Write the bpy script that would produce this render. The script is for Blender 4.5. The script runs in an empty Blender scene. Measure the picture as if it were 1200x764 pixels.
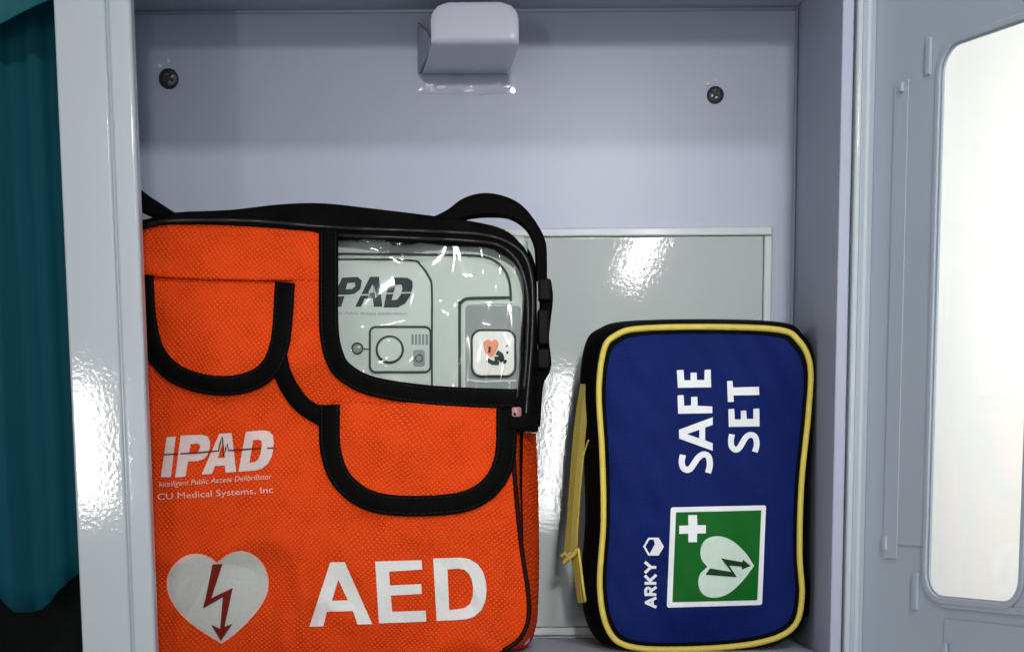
import bpy, bmesh, math, random
from mathutils import Vector, Matrix, noise
random.seed(7)
scene = bpy.context.scene
C = scene.collection

# ------------------------------------------------------------------ camera
CX, DIST, CZ = 0.0206, 1.0109, -0.0503
YAW, PITCH, ROLL = 0.0045, 0.1544, -0.0076
FPX, YP = 2077.16, 879.97
DEPTH = 0.15
def cam_axes():
    f = Vector((math.sin(YAW)*math.cos(PITCH), math.cos(YAW)*math.cos(PITCH), -math.sin(PITCH)))
    r = Vector((math.cos(YAW), -math.sin(YAW), 0)); u = r.cross(f)
    c, s = math.cos(ROLL), math.sin(ROLL)
    return r*c+u*s, u*c-r*s, f
AR, AU, AF = cam_axes()
CAM = Vector((CX, -DEPTH-DIST, CZ))
cd = bpy.data.cameras.new('camera'); cam = bpy.data.objects.new('camera', cd); C.objects.link(cam)
cam.matrix_world = Matrix(((AR.x, AU.x, -AF.x, CAM.x), (AR.y, AU.y, -AF.y, CAM.y), (AR.z, AU.z, -AF.z, CAM.z), (0, 0, 0, 1)))
cd.sensor_fit = 'HORIZONTAL'; cd.sensor_width = 36; cd.lens = FPX/1200*36
cd.shift_y = (YP-382)/1200
cd.clip_start = 0.01; cd.clip_end = 100
scene.camera = cam

# ------------------------------------------------------------------ world, lamps, exposure
w = bpy.data.worlds.new('World'); scene.world = w; w.use_nodes = True
bg = w.node_tree.nodes['Background']; bg.inputs[0].default_value = (0.87, 0.91, 1.0, 1); bg.inputs[1].default_value = 0.40
def lamp(name, loc, target, sx, sy, watts, col, roll=0, spread=180):
    l = bpy.data.lights.new(name, 'AREA'); l.shape = 'RECTANGLE'; l.size = sx; l.size_y = sy
    l.energy = watts; l.color = col; l.spread = math.radians(spread)
    o = bpy.data.objects.new(name, l); C.objects.link(o); o.location = loc
    o.rotation_euler = (Vector(target)-Vector(loc)).to_track_quat('-Z', 'Y').to_euler()
    o.rotation_euler.rotate_axis('Z', math.radians(roll))
    return o
lamp('room_lamp_front', (0.27, -3.0, 0.66), (0.050, 0, 0.025), 0.16, 0.12, 0.245, (1.0, 0.98, 0.97), spread=13)
lamp('room_lamp_ceiling', (0.34, -2.1, 1.36), (0, 0, 0), 0.22, 0.12, 14, (0.97, 0.98, 1.0))
lamp('room_lamp_tube', (0.352, -3.0, 0.464), (0.1, 0, 0.09), 0.028, 0.17, 2.0, (1.0, 0.99, 0.97), roll=-26)
lamp('room_lamp_low', (0.144, -3.0, 0.013), (0.05, 0, -0.05), 0.05, 0.34, 2.2, (1.0, 1.0, 1.0), roll=-8)
lamp('room_lamp_side', (-0.88, -3.0, 0.02), (-0.2, -0.15, 0), 0.075, 0.25, 5.5, (1.0, 0.95, 0.82), roll=6)
lamp('added_wall_fill', (0.62, -0.125, 0.14), (0.34, 0.03, 0.0), 0.10, 0.22, 1.7, (1.0, 0.975, 0.90))  # unseen fill added to brighten the wall behind the door window
vs = scene.view_settings
vs.view_transform = 'Standard'; vs.look = 'None'; vs.exposure = 0.0; vs.gamma = 1.0; vs.use_curve_mapping = False
scene.render.engine = 'CYCLES'

# ------------------------------------------------------------------ pixel -> place
def ray(px, py):
    return AF + AR*((px-600)/FPX) - AU*((py-YP)/FPX)
def pix(px, py, Y):
    d = ray(px, py); return CAM + d*((Y-CAM.y)/d.y)

# ------------------------------------------------------------------ materials
def nt(name):
    m = bpy.data.materials.new(name); m.use_nodes = True
    return m, m.node_tree.nodes, m.node_tree.links, m.node_tree.nodes['Principled BSDF']
def plain(name, col, rough=0.5, metal=0.0, spec=0.5, coat=0.0, bump=None, vary=0.0, vscale=30, coat_rough=0.05, aniso=None):
    m, N, L, b = nt(name)
    b.inputs['Base Color'].default_value = (*col, 1); b.inputs['Roughness'].default_value = rough
    b.inputs['Metallic'].default_value = metal; b.inputs['Specular IOR Level'].default_value = spec
    b.inputs['Coat Weight'].default_value = coat; b.inputs['Coat Roughness'].default_value = coat_rough
    tc = N.new('ShaderNodeTexCoord')
    vec = tc.outputs['Object']
    if aniso:
        mp = N.new('ShaderNodeMapping'); mp.inputs['Scale'].default_value = aniso; L.new(vec, mp.inputs[0]); vec = mp.outputs[0]
    if vary:
        n = N.new('ShaderNodeTexNoise'); n.inputs['Scale'].default_value = vscale; n.inputs['Detail'].default_value = 5
        L.new(vec, n.inputs['Vector'])
        mx = N.new('ShaderNodeMix'); mx.data_type = 'RGBA'
        mx.inputs[6].default_value = (*[c*(1-vary) for c in col], 1); mx.inputs[7].default_value = (*[min(1, c*(1+vary)) for c in col], 1)
        L.new(n.outputs[0], mx.inputs[0]); L.new(mx.outputs[2], b.inputs['Base Color'])
    if bump:
        n = N.new('ShaderNodeTexNoise'); n.inputs['Scale'].default_value = bump[0]; n.inputs['Detail'].default_value = bump[2] if len(bump) > 2 else 2
        L.new(vec, n.inputs['Vector'])
        bp = N.new('ShaderNodeBump'); bp.inputs['Strength'].default_value = 1; bp.inputs['Distance'].default_value = bump[1]
        L.new(n.outputs[0], bp.inputs['Height']); L.new(bp.outputs[0], b.inputs['Normal'])
        L.new(bp.outputs[0], b.inputs['Coat Normal'])
    return m
def weave(name, c1, c2, period, depth, rough, diag=True, sheen=0.3, vary=0.12, spec=0.4):
    m, N, L, b = nt(name)
    b.inputs['Roughness'].default_value = rough; b.inputs['Sheen Weight'].default_value = sheen
    b.inputs['Specular IOR Level'].default_value = spec
    tc = N.new('ShaderNodeTexCoord')
    dist = N.new('ShaderNodeTexNoise'); dist.inputs['Scale'].default_value = 18
    L.new(tc.outputs['Object'], dist.inputs['Vector'])
    ad = N.new('ShaderNodeMix'); ad.data_type = 'VECTOR'; ad.inputs[0].default_value = 0.012
    L.new(tc.outputs['Object'], ad.inputs[4]); L.new(dist.outputs[1], ad.inputs[5])
    outs = []
    for dirn in ('X', 'Z'):
        wv = N.new('ShaderNodeTexWave'); wv.bands_direction = dirn; wv.inputs['Scale'].default_value = 0.314/period
        wv.inputs['Distortion'].default_value = 1.6; wv.inputs['Detail'].default_value = 1; wv.inputs['Detail Scale'].default_value = 0.4
        if diag:
            mp = N.new('ShaderNodeMapping'); mp.inputs['Rotation'].default_value = (0, math.radians(38), 0)
            L.new(ad.outputs[1], mp.inputs[0]); L.new(mp.outputs[0], wv.inputs[0])
        else: L.new(ad.outputs[1], wv.inputs[0])
        outs.append(wv.outputs[1])
    mul = N.new('ShaderNodeMath'); mul.operation = 'MULTIPLY'; L.new(outs[0], mul.inputs[0]); L.new(outs[1], mul.inputs[1])
    bn = N.new('ShaderNodeTexNoise'); bn.inputs['Scale'].default_value = 35; bn.inputs['Detail'].default_value = 6
    L.new(tc.outputs['Object'], bn.inputs['Vector'])
    mx = N.new('ShaderNodeMix'); mx.data_type = 'RGBA'; mx.inputs[6].default_value = (*c1, 1); mx.inputs[7].default_value = (*c2, 1)
    hf = N.new('ShaderNodeMath'); hf.operation = 'MULTIPLY'; hf.inputs[1].default_value = 1.0; L.new(mul.outputs[0], hf.inputs[0])
    wn = N.new('ShaderNodeTexNoise'); wn.inputs['Scale'].default_value = 90; wn.inputs['Detail'].default_value = 3; L.new(tc.outputs['Object'], wn.inputs['Vector'])
    wr_ = N.new('ShaderNodeMapRange'); wr_.inputs[1].default_value = 0.3; wr_.inputs[2].default_value = 0.7; wr_.inputs[3].default_value = 0.25; wr_.inputs[4].default_value = 1.0; L.new(wn.outputs[0], wr_.inputs[0])
    L.new(wr_.outputs[0], hf.inputs[1])
    wo = N.new('ShaderNodeMath'); wo.operation = 'ADD'; L.new(hf.outputs[0], wo.inputs[0])
    wq = N.new('ShaderNodeMapRange'); wq.inputs[3].default_value = 0.18; wq.inputs[4].default_value = 0.0; L.new(wr_.outputs[0], wq.inputs[0]); L.new(wq.outputs[0], wo.inputs[1])
    L.new(wo.outputs[0], mx.inputs[0])
    hv = N.new('ShaderNodeMapRange'); hv.inputs[3].default_value = 1-vary; hv.inputs[4].default_value = 1+vary
    L.new(bn.outputs[0], hv.inputs[0])
    mm = N.new('ShaderNodeMix'); mm.data_type = 'RGBA'; mm.blend_type = 'MULTIPLY'; mm.inputs[0].default_value = 1
    cc = N.new('ShaderNodeCombineColor')
    for i in range(3): L.new(hv.outputs[0], cc.inputs[i])
    L.new(mx.outputs[2], mm.inputs[6]); L.new(cc.outputs[0], mm.inputs[7]); L.new(mm.outputs[2], b.inputs['Base Color'])
    bp = N.new('ShaderNodeBump'); bp.inputs['Distance'].default_value = depth; bp.inputs['Strength'].default_value = 1
    L.new(hf.outputs[0], bp.inputs['Height']); L.new(bp.outputs[0], b.inputs['Normal'])
    return m
def clear(name, tint, rough, bump_scale, bump_d, stretch, base=0.03):
    m, N, L, b = nt(name); N.remove(b)
    out = N['Material Output']; t = N.new('ShaderNodeBsdfTransparent'); t.inputs[0].default_value = (*tint, 1)
    g = N.new('ShaderNodeBsdfGlossy'); g.inputs['Roughness'].default_value = rough
    lw = N.new('ShaderNodeLayerWeight'); fr = N.new('ShaderNodeMath'); fr.operation = 'POWER'; fr.inputs[1].default_value = 4
    L.new(lw.outputs['Facing'], fr.inputs[0])
    ad = N.new('ShaderNodeMath'); ad.operation = 'ADD'; ad.inputs[1].default_value = base
    mix = N.new('ShaderNodeMixShader'); L.new(fr.outputs[0], ad.inputs[0]); L.new(ad.outputs[0], mix.inputs[0]); L.new(t.outputs[0], mix.inputs[1]); L.new(g.outputs[0], mix.inputs[2])
    L.new(mix.outputs[0], out.inputs[0])
    tc = N.new('ShaderNodeTexCoord'); mp = N.new('ShaderNodeMapping'); mp.inputs['Scale'].default_value = stretch
    n = N.new('ShaderNodeTexNoise'); n.inputs['Scale'].default_value = bump_scale; n.inputs['Detail'].default_value = 1.5
    bp = N.new('ShaderNodeBump'); bp.inputs['Distance'].default_value = bump_d; bp.inputs['Strength'].default_value = 1
    L.new(tc.outputs['Object'], mp.inputs[0]); L.new(mp.outputs[0], n.inputs['Vector']); L.new(n.outputs[0], bp.inputs['Height']); L.new(bp.outputs[0], g.inputs['Normal'])
    return m
M = {}
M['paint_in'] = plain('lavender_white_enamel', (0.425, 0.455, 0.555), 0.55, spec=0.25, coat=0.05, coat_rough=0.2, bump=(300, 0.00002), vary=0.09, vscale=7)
M['paint_frame'] = plain('white_enamel', (0.50, 0.55, 0.57), 0.5, coat=0.6, coat_rough=0.05, bump=(400, 0.000036, 3), vary=0.03, vscale=12)
M['paint_door'] = plain('grey_blue_enamel', (0.43, 0.49, 0.55), 0.45, coat=0.3, coat_rough=0.12, bump=(330, 0.00003), vary=0.05, vscale=10)
M['plate'] = plain('pale_plastic_plate', (0.40, 0.44, 0.425), 0.55, spec=0.3, coat=0.6, coat_rough=0.03, bump=(380, 0.000024, 4), vary=0.05, vscale=14)
M['plate_rim'] = plain('pale_plastic_rim', (0.49, 0.525, 0.53), 0.45, coat=0.15, coat_rough=0.08, vary=0.05, vscale=40)
M['hook'] = plain('white_gloss_plastic', (0.52, 0.54, 0.62), 0.4, spec=0.3, coat=0.8, coat_rough=0.04)
M['foot'] = plain('lavender_gloss_enamel', (0.44, 0.46, 0.57), 0.5, spec=0.3, coat=0.7, coat_rough=0.05)
M['bead'] = plain('white_glint_bead', (0.80, 0.81, 0.86), 0.2, coat=1.0, coat_rough=0.05)  # near-white so the highlight spots sit in the colour
M['screw'] = plain('dark_zinc', (0.10, 0.10, 0.12), 0.35, metal=0.9, bump=(900, 0.0002))
M['screw_hole'] = plain('screw_recess_black', (0.008, 0.008, 0.008), 0.6)
M['orange'] = weave('orange_nylon', (0.64, 0.032, 0.002), (1.0, 0.150, 0.011), 0.0021, 0.0008, 0.7, sheen=0.0, spec=0.12)
M['black'] = weave('black_webbing', (0.0012, 0.0012, 0.0012), (0.004, 0.004, 0.004), 0.0016, 0.0002, 0.75, diag=False, sheen=0.0, spec=0.06)
M['black_plain'] = plain('black_lining', (0.002, 0.002, 0.002), 0.8, spec=0.05)
M['black_gloss'] = plain('black_piping', (0.010, 0.010, 0.011), 0.38, spec=0.35)
M['thread'] = plain('grey_black_thread', (0.013, 0.012, 0.012), 0.7, spec=0.1)
M['buckle'] = plain('black_buckle_plastic', (0.004, 0.004, 0.004), 0.6, spec=0.1)
M['dark_seam'] = plain('dark_red_piping', (0.016, 0.003, 0.002), 0.6, spec=0.1)
M['print_white'] = plain('white_print', (0.74, 0.73, 0.69), 0.6, bump=(1600, 0.0002), vary=0.10, vscale=500, spec=0.1)
M['print_pink'] = plain('pinkish_print', (0.74, 0.47, 0.40), 0.6, bump=(1600, 0.0002), vary=0.2, vscale=700, spec=0.1)
M['print_logo'] = plain('silver_pink_print', (0.68, 0.55, 0.52), 0.55, bump=(1600, 0.0002), vary=0.14, vscale=600, spec=0.1)
M['print_silver'] = plain('silver_print', (0.50, 0.51, 0.47), 0.6, bump=(1800, 0.0002), vary=0.12, vscale=420, spec=0.1)
M['print_dark'] = plain('dark_red_print', (0.15, 0.012, 0.005), 0.6, spec=0.1)
M['blue'] = weave('navy_nylon', (0.003, 0.010, 0.085), (0.006, 0.022, 0.155), 0.0014, 0.0002, 0.6, diag=False, sheen=0.0, spec=0.07, vary=0.3)
M['yellow'] = plain('yellow_piping', (0.66, 0.53, 0.10), 0.6, spec=0.15, bump=(900, 0.0003), vary=0.15, vscale=120)
M['olive'] = weave('olive_yellow_webbing', (0.20, 0.16, 0.02), (0.42, 0.34, 0.06), 0.0014, 0.0003, 0.6, sheen=0.1)
M['green'] = plain('green_print', (0.004, 0.115, 0.012), 0.6, vary=0.12, vscale=60, spec=0.1)
M['green_dark'] = plain('dark_green_print', (0.006, 0.04, 0.012), 0.5, spec=0.1)
M['white_lab'] = plain('white_label_print', (0.78, 0.80, 0.80), 0.5, vary=0.05, vscale=300, spec=0.1)
M['pale_heart'] = plain('pale_green_print', (0.56, 0.68, 0.58), 0.5, vary=0.10, vscale=300, spec=0.1)
M['device'] = plain('grey_green_plastic', (0.40, 0.46, 0.41), 0.4, bump=(700, 0.00008), vary=0.05, vscale=50)
M['device_light'] = plain('pale_grey_plastic', (0.44, 0.50, 0.455), 0.4, vary=0.05, vscale=50)
M['device_dark'] = plain('mid_grey_plastic', (0.13, 0.16, 0.15), 0.4, vary=0.1, vscale=80)
M['device_line'] = plain('dark_groove', (0.032, 0.046, 0.043), 0.6, spec=0.1)
M['device_logo'] = plain('charcoal_print', (0.024, 0.034, 0.038), 0.5, spec=0.1, vary=0.7, vscale=220)
M['button'] = plain('white_button_plastic', (0.62, 0.61, 0.56), 0.3)
M['button_orange'] = plain('orange_print', (0.70, 0.15, 0.04), 0.4, vary=0.3, vscale=300)
M['vinyl'] = clear('clear_vinyl', (0.95, 0.97, 0.96), 0.09, 40, 0.0026, (1.5, 1, 0.32), 0.045)
M['acrylic'] = clear('clear_acrylic', (0.97, 0.98, 0.97), 0.02, 3, 0.0, (1, 1, 1), 0.035)
M['teal'] = plain('teal_satin_cloth', (0.003, 0.070, 0.098), 0.6, vary=0.3, vscale=14, bump=(60, 0.0006, 4), aniso=(1, 1, 0.12), spec=0.1)
M['teal_lit'] = plain('lit_teal_cloth', (0.01, 0.16, 0.18), 0.45, vary=0.2, vscale=12, bump=(60, 0.0006), aniso=(1, 1, 0.2))  # paler teal carries the light on the curtain's top wedge
M['shadow_board'] = plain('black_green_shadow', (0.004, 0.006, 0.004), 0.7, vary=0.6, vscale=40, spec=0.1)
M['wall'] = plain('white_wall_paint', (0.84, 0.83, 0.80), 0.8, spec=0.1, bump=(90, 0.00003), vary=0.01)
M['pinkdot'] = plain('dull_pink_plastic', (0.42, 0.20, 0.22), 0.4)
M['gold'] = plain('dull_yellow_cord', (0.42, 0.30, 0.05), 0.6, spec=0.15, vary=0.3, vscale=300)

# ------------------------------------------------------------------ object helpers
def thing(name, loc, label, cat, group=None):
    o = bpy.data.objects.new(name, None); C.objects.link(o); o.location = loc; o.empty_display_size = 0.02
    o['label'] = label; o['category'] = cat
    if group: o['group'] = group
    return o
def link(name, me, mat, parent=None, smooth=True, label=None):
    o = bpy.data.objects.new(name, me); C.objects.link(o)
    if mat: me.materials.append(mat)
    if smooth:
        for p in me.polygons: p.use_smooth = True
    if parent:
        o.parent = parent
        if parent.type == 'EMPTY': o.matrix_parent_inverse = Matrix.Translation(-parent.location)
    if label: o['label'] = label
    return o
def bm_obj(name, bm, mat, parent=None, smooth=False, bevel=0, seg=2, label=None):
    bmesh.ops.recalc_face_normals(bm, faces=bm.faces)
    me = bpy.data.meshes.new(name); bm.to_mesh(me); bm.free()
    o = link(name, me, mat, parent, smooth, label)
    if bevel:
        md = o.modifiers.new('bevel', 'BEVEL'); md.width = bevel; md.segments = seg; md.limit_method = 'ANGLE'
        md.harden_normals = True
        for p in me.polygons: p.use_smooth = True
    return o
def box_bm(bm, x0, x1, y0, y1, z0, z1):
    v = [bm.verts.new((x, y, z)) for x in (x0, x1) for y in (y0, y1) for z in (z0, z1)]
    for f in ((0, 1, 3, 2), (4, 6, 7, 5), (0, 4, 5, 1), (2, 3, 7, 6), (0, 2, 6, 4), (1, 5, 7, 3)): bm.faces.new([v[i] for i in f])
def box(name, x0, x1, y0, y1, z0, z1, mat, parent, bevel=0.0, seg=2, label=None):
    bm = bmesh.new(); box_bm(bm, x0, x1, y0, y1, z0, z1)
    return bm_obj(name, bm, mat, parent, False, bevel, seg, label)
def smooth_path(pts, closed=False, n=8):
    pts = [Vector(p) for p in pts]; out = []; N = len(pts)
    rng = range(N) if closed else range(N-1)
    for i in rng:
        p1, p2 = pts[i], pts[(i+1) % N]
        p0 = pts[(i-1) % N] if closed or i > 0 else p1*2-p2
        p3 = pts[(i+2) % N] if closed or i+2 < N else p2*2-p1
        for k in range(n):
            t = k/n
            out.append(0.5*((2*p1)+(p2-p0)*t+(2*p0-5*p1+4*p2-p3)*t*t+(3*p1-p0-3*p2+p3)*t**3))
    if not closed: out.append(pts[-1])
    return out
def zp(pts, s, ox, oy): return [(ox+x/s, oy+y/s) for x, y in pts]
def face_front(bm):
    bmesh.ops.recalc_face_normals(bm, faces=bm.faces)
    s = sum(f.normal.y*f.calc_area() for f in bm.faces)
    if s > 0: bmesh.ops.reverse_faces(bm, faces=bm.faces)
SD_ = None
def sheet(name, loops, surf, off, mat, parent, grid=None, thick=0, label=None, noff=None):
    """flat outline(s) (outer + holes) laid on a surface"""
    bm = bmesh.new()
    for lp in loops:
        v = [bm.verts.new((p[0], p[1], 0)) for p in lp]
        for i in range(len(v)): bm.edges.new((v[i], v[(i+1) % len(v)]))
    bmesh.ops.triangle_fill(bm, use_beauty=True, use_dissolve=False, edges=bm.edges[:])
    if grid:
        xs = [v.co.x for v in bm.verts]; ys = [v.co.y for v in bm.verts]
        for lo, hi, ax in ((min(xs), max(xs), 0), (min(ys), max(ys), 1)):
            k = math.ceil(lo/grid)
            while k*grid < hi:
                co = (k*grid, 0, 0) if ax == 0 else (0, k*grid, 0); no = (1, 0, 0) if ax == 0 else (0, 1, 0)
                bmesh.ops.bisect_plane(bm, geom=bm.verts[:]+bm.edges[:]+bm.faces[:], dist=1e-4, plane_co=co, plane_no=no)
                k += 1
    for v in bm.verts:
        o = noff(v.co.x, v.co.y) if noff else off
        v.co = surf(v.co.x, v.co.y, o)
    face_front(bm)
    me = bpy.data.meshes.new(name); bm.to_mesh(me); bm.free()
    o = link(name, me, mat, parent, surf is not SD_, label)
    if thick:
        md = o.modifiers.new('solid', 'SOLIDIFY'); md.thickness = thick; md.offset = -1
        if surf is SD_:
            bv = o.modifiers.new('bevel', 'BEVEL'); bv.width = min(0.0012, thick*0.5); bv.segments = 3; bv.limit_method = 'ANGLE'
    return o
def stroke_loop(pts, wd, closed=False):
    """outline polygon(s) of a flat stroke"""
    P = [Vector((p[0], p[1])) for p in pts]; n = len(P); L, R = [], []
    for i in range(n):
        a = P[(i-1) % n] if closed or i > 0 else P[i]; b = P[(i+1) % n] if closed or i < n-1 else P[i]
        t = (b-a).normalized(); nn = Vector((-t.y, t.x))*(wd/2)
        L.append(tuple(P[i]+nn)); R.append(tuple(P[i]-nn))
    if closed: return [L, R]
    return [L+R[::-1]]
def stroke_bm(bm, pts, wd, surf, off, closed=False):
    P = [Vector((p[0], p[1])) for p in pts]; n = len(P); vs = []
    for i in range(n):
        a = P[(i-1) % n] if closed or i > 0 else P[i]; b = P[(i+1) % n] if closed or i < n-1 else P[i]
        t = (b-a).normalized(); nn = Vector((-t.y, t.x))*(wd/2)
        vs.append([bm.verts.new(surf(*(P[i]+nn*k), off)) for k in (1, 0, -1)])
    for i in range(n if closed else n-1):
        j = (i+1) % n
        for k in range(2): bm.faces.new((vs[i][k], vs[j][k], vs[j][k+1], vs[i][k+1]))
def strokes(name, paths, wd, surf, off, mat, parent, label=None):
    bm = bmesh.new()
    for p in paths: stroke_bm(bm, p[0], p[2] if len(p) > 2 else wd, surf, off, p[1])
    face_front(bm)
    me = bpy.data.meshes.new(name); bm.to_mesh(me); bm.free()
    return link(name, me, mat, parent, True, label)
def ribbon(name, pts, wd, surf, off, h, mat, parent, n=8, closed=False, label=None, wobble=0.0):
    """webbing: an arched strip with real thickness lying on a surface"""
    P = smooth_path([Vector((p[0], p[1])) for p in pts], closed, n); m = len(P)
    bm = bmesh.new(); rows = []
    prof = ((-1, -0.0008), (-0.97, h*0.75), (-0.90, h), (0, h*1.03), (0.90, h), (0.97, h*0.75), (1, -0.0008))
    for i in range(m):
        a = P[(i-1) % m] if closed or i > 0 else P[i]; b = P[(i+1) % m] if closed or i < m-1 else P[i]
        t = (b-a).normalized(); nn = Vector((-t.y, t.x))
        ww = wd if not callable(wd) else wd(i/(m-1))
        ww *= 1+wobble*noise.noise(Vector((i*0.21, wd if not callable(wd) else 3, 1)))
        rows.append([bm.verts.new(surf(*(P[i]+nn*(k*ww/2)), off+hh)) for k, hh in prof])
    for i in range(m if closed else m-1):
        j = (i+1) % m
        for k in range(len(prof)-1): bm.faces.new((rows[i][k], rows[j][k], rows[j][k+1], rows[i][k+1]))
    if not closed:
        bm.faces.new(rows[0]); bm.faces.new(rows[-1][::-1])
    face_front(bm)
    me = bpy.data.meshes.new(name); bm.to_mesh(me); bm.free()
    return link(name, me, mat, parent, True, label)
def tube(name, P, r, mat, parent, closed=False, sides=8, label=None):
    P = [Vector(p) for p in P]; m = len(P); bm = bmesh.new(); rows = []
    for i in range(m):
        a = P[(i-1) % m] if closed or i > 0 else P[i]; b = P[(i+1) % m] if closed or i < m-1 else P[i]
        t = (b-a).normalized(); s = t.cross(Vector((0, 1, 0)))
        s = s.normalized() if s.length > 1e-4 else Vector((1, 0, 0)); u = s.cross(t).normalized()
        rr = r(i/(m-1)) if callable(r) else r
        rows.append([bm.verts.new(P[i]+s*math.cos(2*math.pi*k/sides)*rr+u*math.sin(2*math.pi*k/sides)*rr) for k in range(sides)])
    for i in range(m if closed else m-1):
        j = (i+1) % m
        for k in range(sides): bm.faces.new((rows[i][k], rows[j][k], rows[j][(k+1) % sides], rows[i][(k+1) % sides]))
    if not closed: bm.faces.new(rows[0]); bm.faces.new(rows[-1][::-1])
    return bm_obj(name, bm, mat, parent, True, label=label)
def loft(name, loops, mat, parent, cap_first=False, cap_last=True, label=None, closed=True):
    bm = bmesh.new(); rows = [[bm.verts.new(p) for p in lp] for lp in loops]; n = len(rows[0])
    for a, b in zip(rows, rows[1:]):
        for k in range(n if closed else n-1): bm.faces.new((a[k], a[(k+1) % n], b[(k+1) % n], b[k]))
    if cap_first: bm.faces.new(rows[0])
    if cap_last: bm.faces.new(rows[-1][::-1])
    return bm_obj(name, bm, mat, parent, True, label=label)
def text_sheet(name, body, p0, p1, height, surf, off, mat, parent, shear=0.0, bold=0.0, flip=False):
    cu = bpy.data.curves.new(name+'_tmp', 'FONT'); cu.body = body; cu.size = 1; cu.shear = shear; cu.offset = bold; cu.resolution_u = 3
    to = bpy.data.objects.new('tmp', cu); C.objects.link(to)
    dg = bpy.context.evaluated_depsgraph_get(); me = bpy.data.meshes.new_from_object(to.evaluated_get(dg))
    bpy.data.objects.remove(to); bpy.data.curves.remove(cu)
    xs = [v.co.x for v in me.vertices]; x0, x1 = min(xs), max(xs)
    a, b = Vector(p0), Vector(p1); d = b-a; n = Vector((d.y, -d.x)).normalized()
    for v in me.vertices:
        q = a+d*((v.co.x-x0)/(x1-x0))+n*(v.co.y*height); v.co = surf(q.x, q.y, off)
    bm = bmesh.new(); bm.from_mesh(me); face_front(bm); bm.to_mesh(me); bm.free(); me.name = name
    return link(name, me, mat, parent, False)
def rrect(x0, y0, x1, y1, r, n=6):
    out = []
    for cx, cy, a0 in ((x1-r, y0+r, -90), (x1-r, y1-r, 0), (x0+r, y1-r, 90), (x0+r, y0+r, 180)):
        for k in range(n+1):
            a = math.radians(a0+90*k/n); out.append((cx+r*math.cos(a), cy+r*math.sin(a)))
    return out
def circle(cx, cy, r, n=28): return [(cx+r*math.cos(2*math.pi*k/n), cy+r*math.sin(2*math.pi*k/n)) for k in range(n)]

# ------------------------------------------------------------------ setting
wl = box('wall', -1.2, 1.6, 0.03, 0.10, -0.9, 1.2, M['wall'], None); wl['kind'] = 'structure'

# ------------------------------------------------------------------ cabinet
XL, XI, XR, ZR, ZF = -0.22, -0.1782, 0.208, 0.236, -0.1558
cab = thing('wall_cabinet', (0, 0.03, ZF-0.012), 'open white metal wall cabinet holding an orange bag and a blue pouch', 'cabinet')
PI_, PF = M['paint_in'], M['paint_frame']
box('back_panel', XL, XR+0.012, 0.0, 0.0295, ZF-0.012, ZR+0.012, PI_, cab)
box('side_panel', XL+0.0015, XL+0.012, -DEPTH+0.006, -0.0005, ZF-0.010, ZR+0.010, PI_, cab)
box('side_panel', XR, XR+0.012, -DEPTH+0.006, -0.0005, ZF-0.010, ZR+0.010, PI_, cab)
box('top_panel', XL+0.0125, XR-0.0005, -DEPTH+0.006, -0.0005, ZR, ZR+0.010, PI_, cab)
box('bottom_panel', XL+0.0125, XR-0.0005, -DEPTH+0.006, -0.0005, ZF-0.010, ZF, PI_, cab)
# left stile: broad face, a recessed groove, rounded inner lip
XG = pix(131, 200, -DEPTH).x
st = box('front_stile', XL, XG, -DEPTH, -DEPTH+0.006, ZF-0.03, ZR+0.03, PF, cab, 0.0016, 3)
box('stile_lip', XG+0.0009, XI, -DEPTH+0.0004, -DEPTH+0.012, ZF-0.03, ZR+0.03, PF, cab, 0.0022, 3)
box('stile_groove', XG-0.002, XG+0.003, -DEPTH+0.0022, -DEPTH+0.005, ZF-0.029, ZR+0.029, M['paint_door'], cab)
box('outer_side', XL+0.0003, XL+0.0013, -DEPTH+0.0062, 0.029, ZF-0.012, ZR+0.012, PF, cab)
# right stile, hinge side
box('front_stile', XR-0.0004, XR+0.0062, -DEPTH, -DEPTH+0.006, ZF-0.03, ZR+0.03, PI_, cab, 0.0012, 2)
box('hinge_strip', XR+0.0070, XR+0.0158, -DEPTH-0.004, -DEPTH+0.006, ZF-0.03, ZR+0.03, PF, cab, 0.0018, 3)
# top and bottom rails
box('front_rail', XI+0.0005, XR-0.001, -DEPTH, -DEPTH+0.006, ZR+0.004, ZR+0.03, PF, cab, 0.0015)
box('front_rail', XI+0.0005, XR-0.001, -DEPTH, -DEPTH+0.006, ZF-0.03, ZF-0.004, PF, cab, 0.0015)
# weld seam beads in the inner corners
for (x, z) in ((XR-0.0012, None),):
    tube('corner_seam', [(x, -0.0012, ZF+0.001), (x, -0.0012, ZR-0.001)], 0.0011, PI_, cab)
tube('corner_seam', [(XL+0.015, -0.0012, ZR-0.001), (XR-0.003, -0.0012, ZR-0.001)], 0.0012, M['paint_door'], cab)

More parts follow.
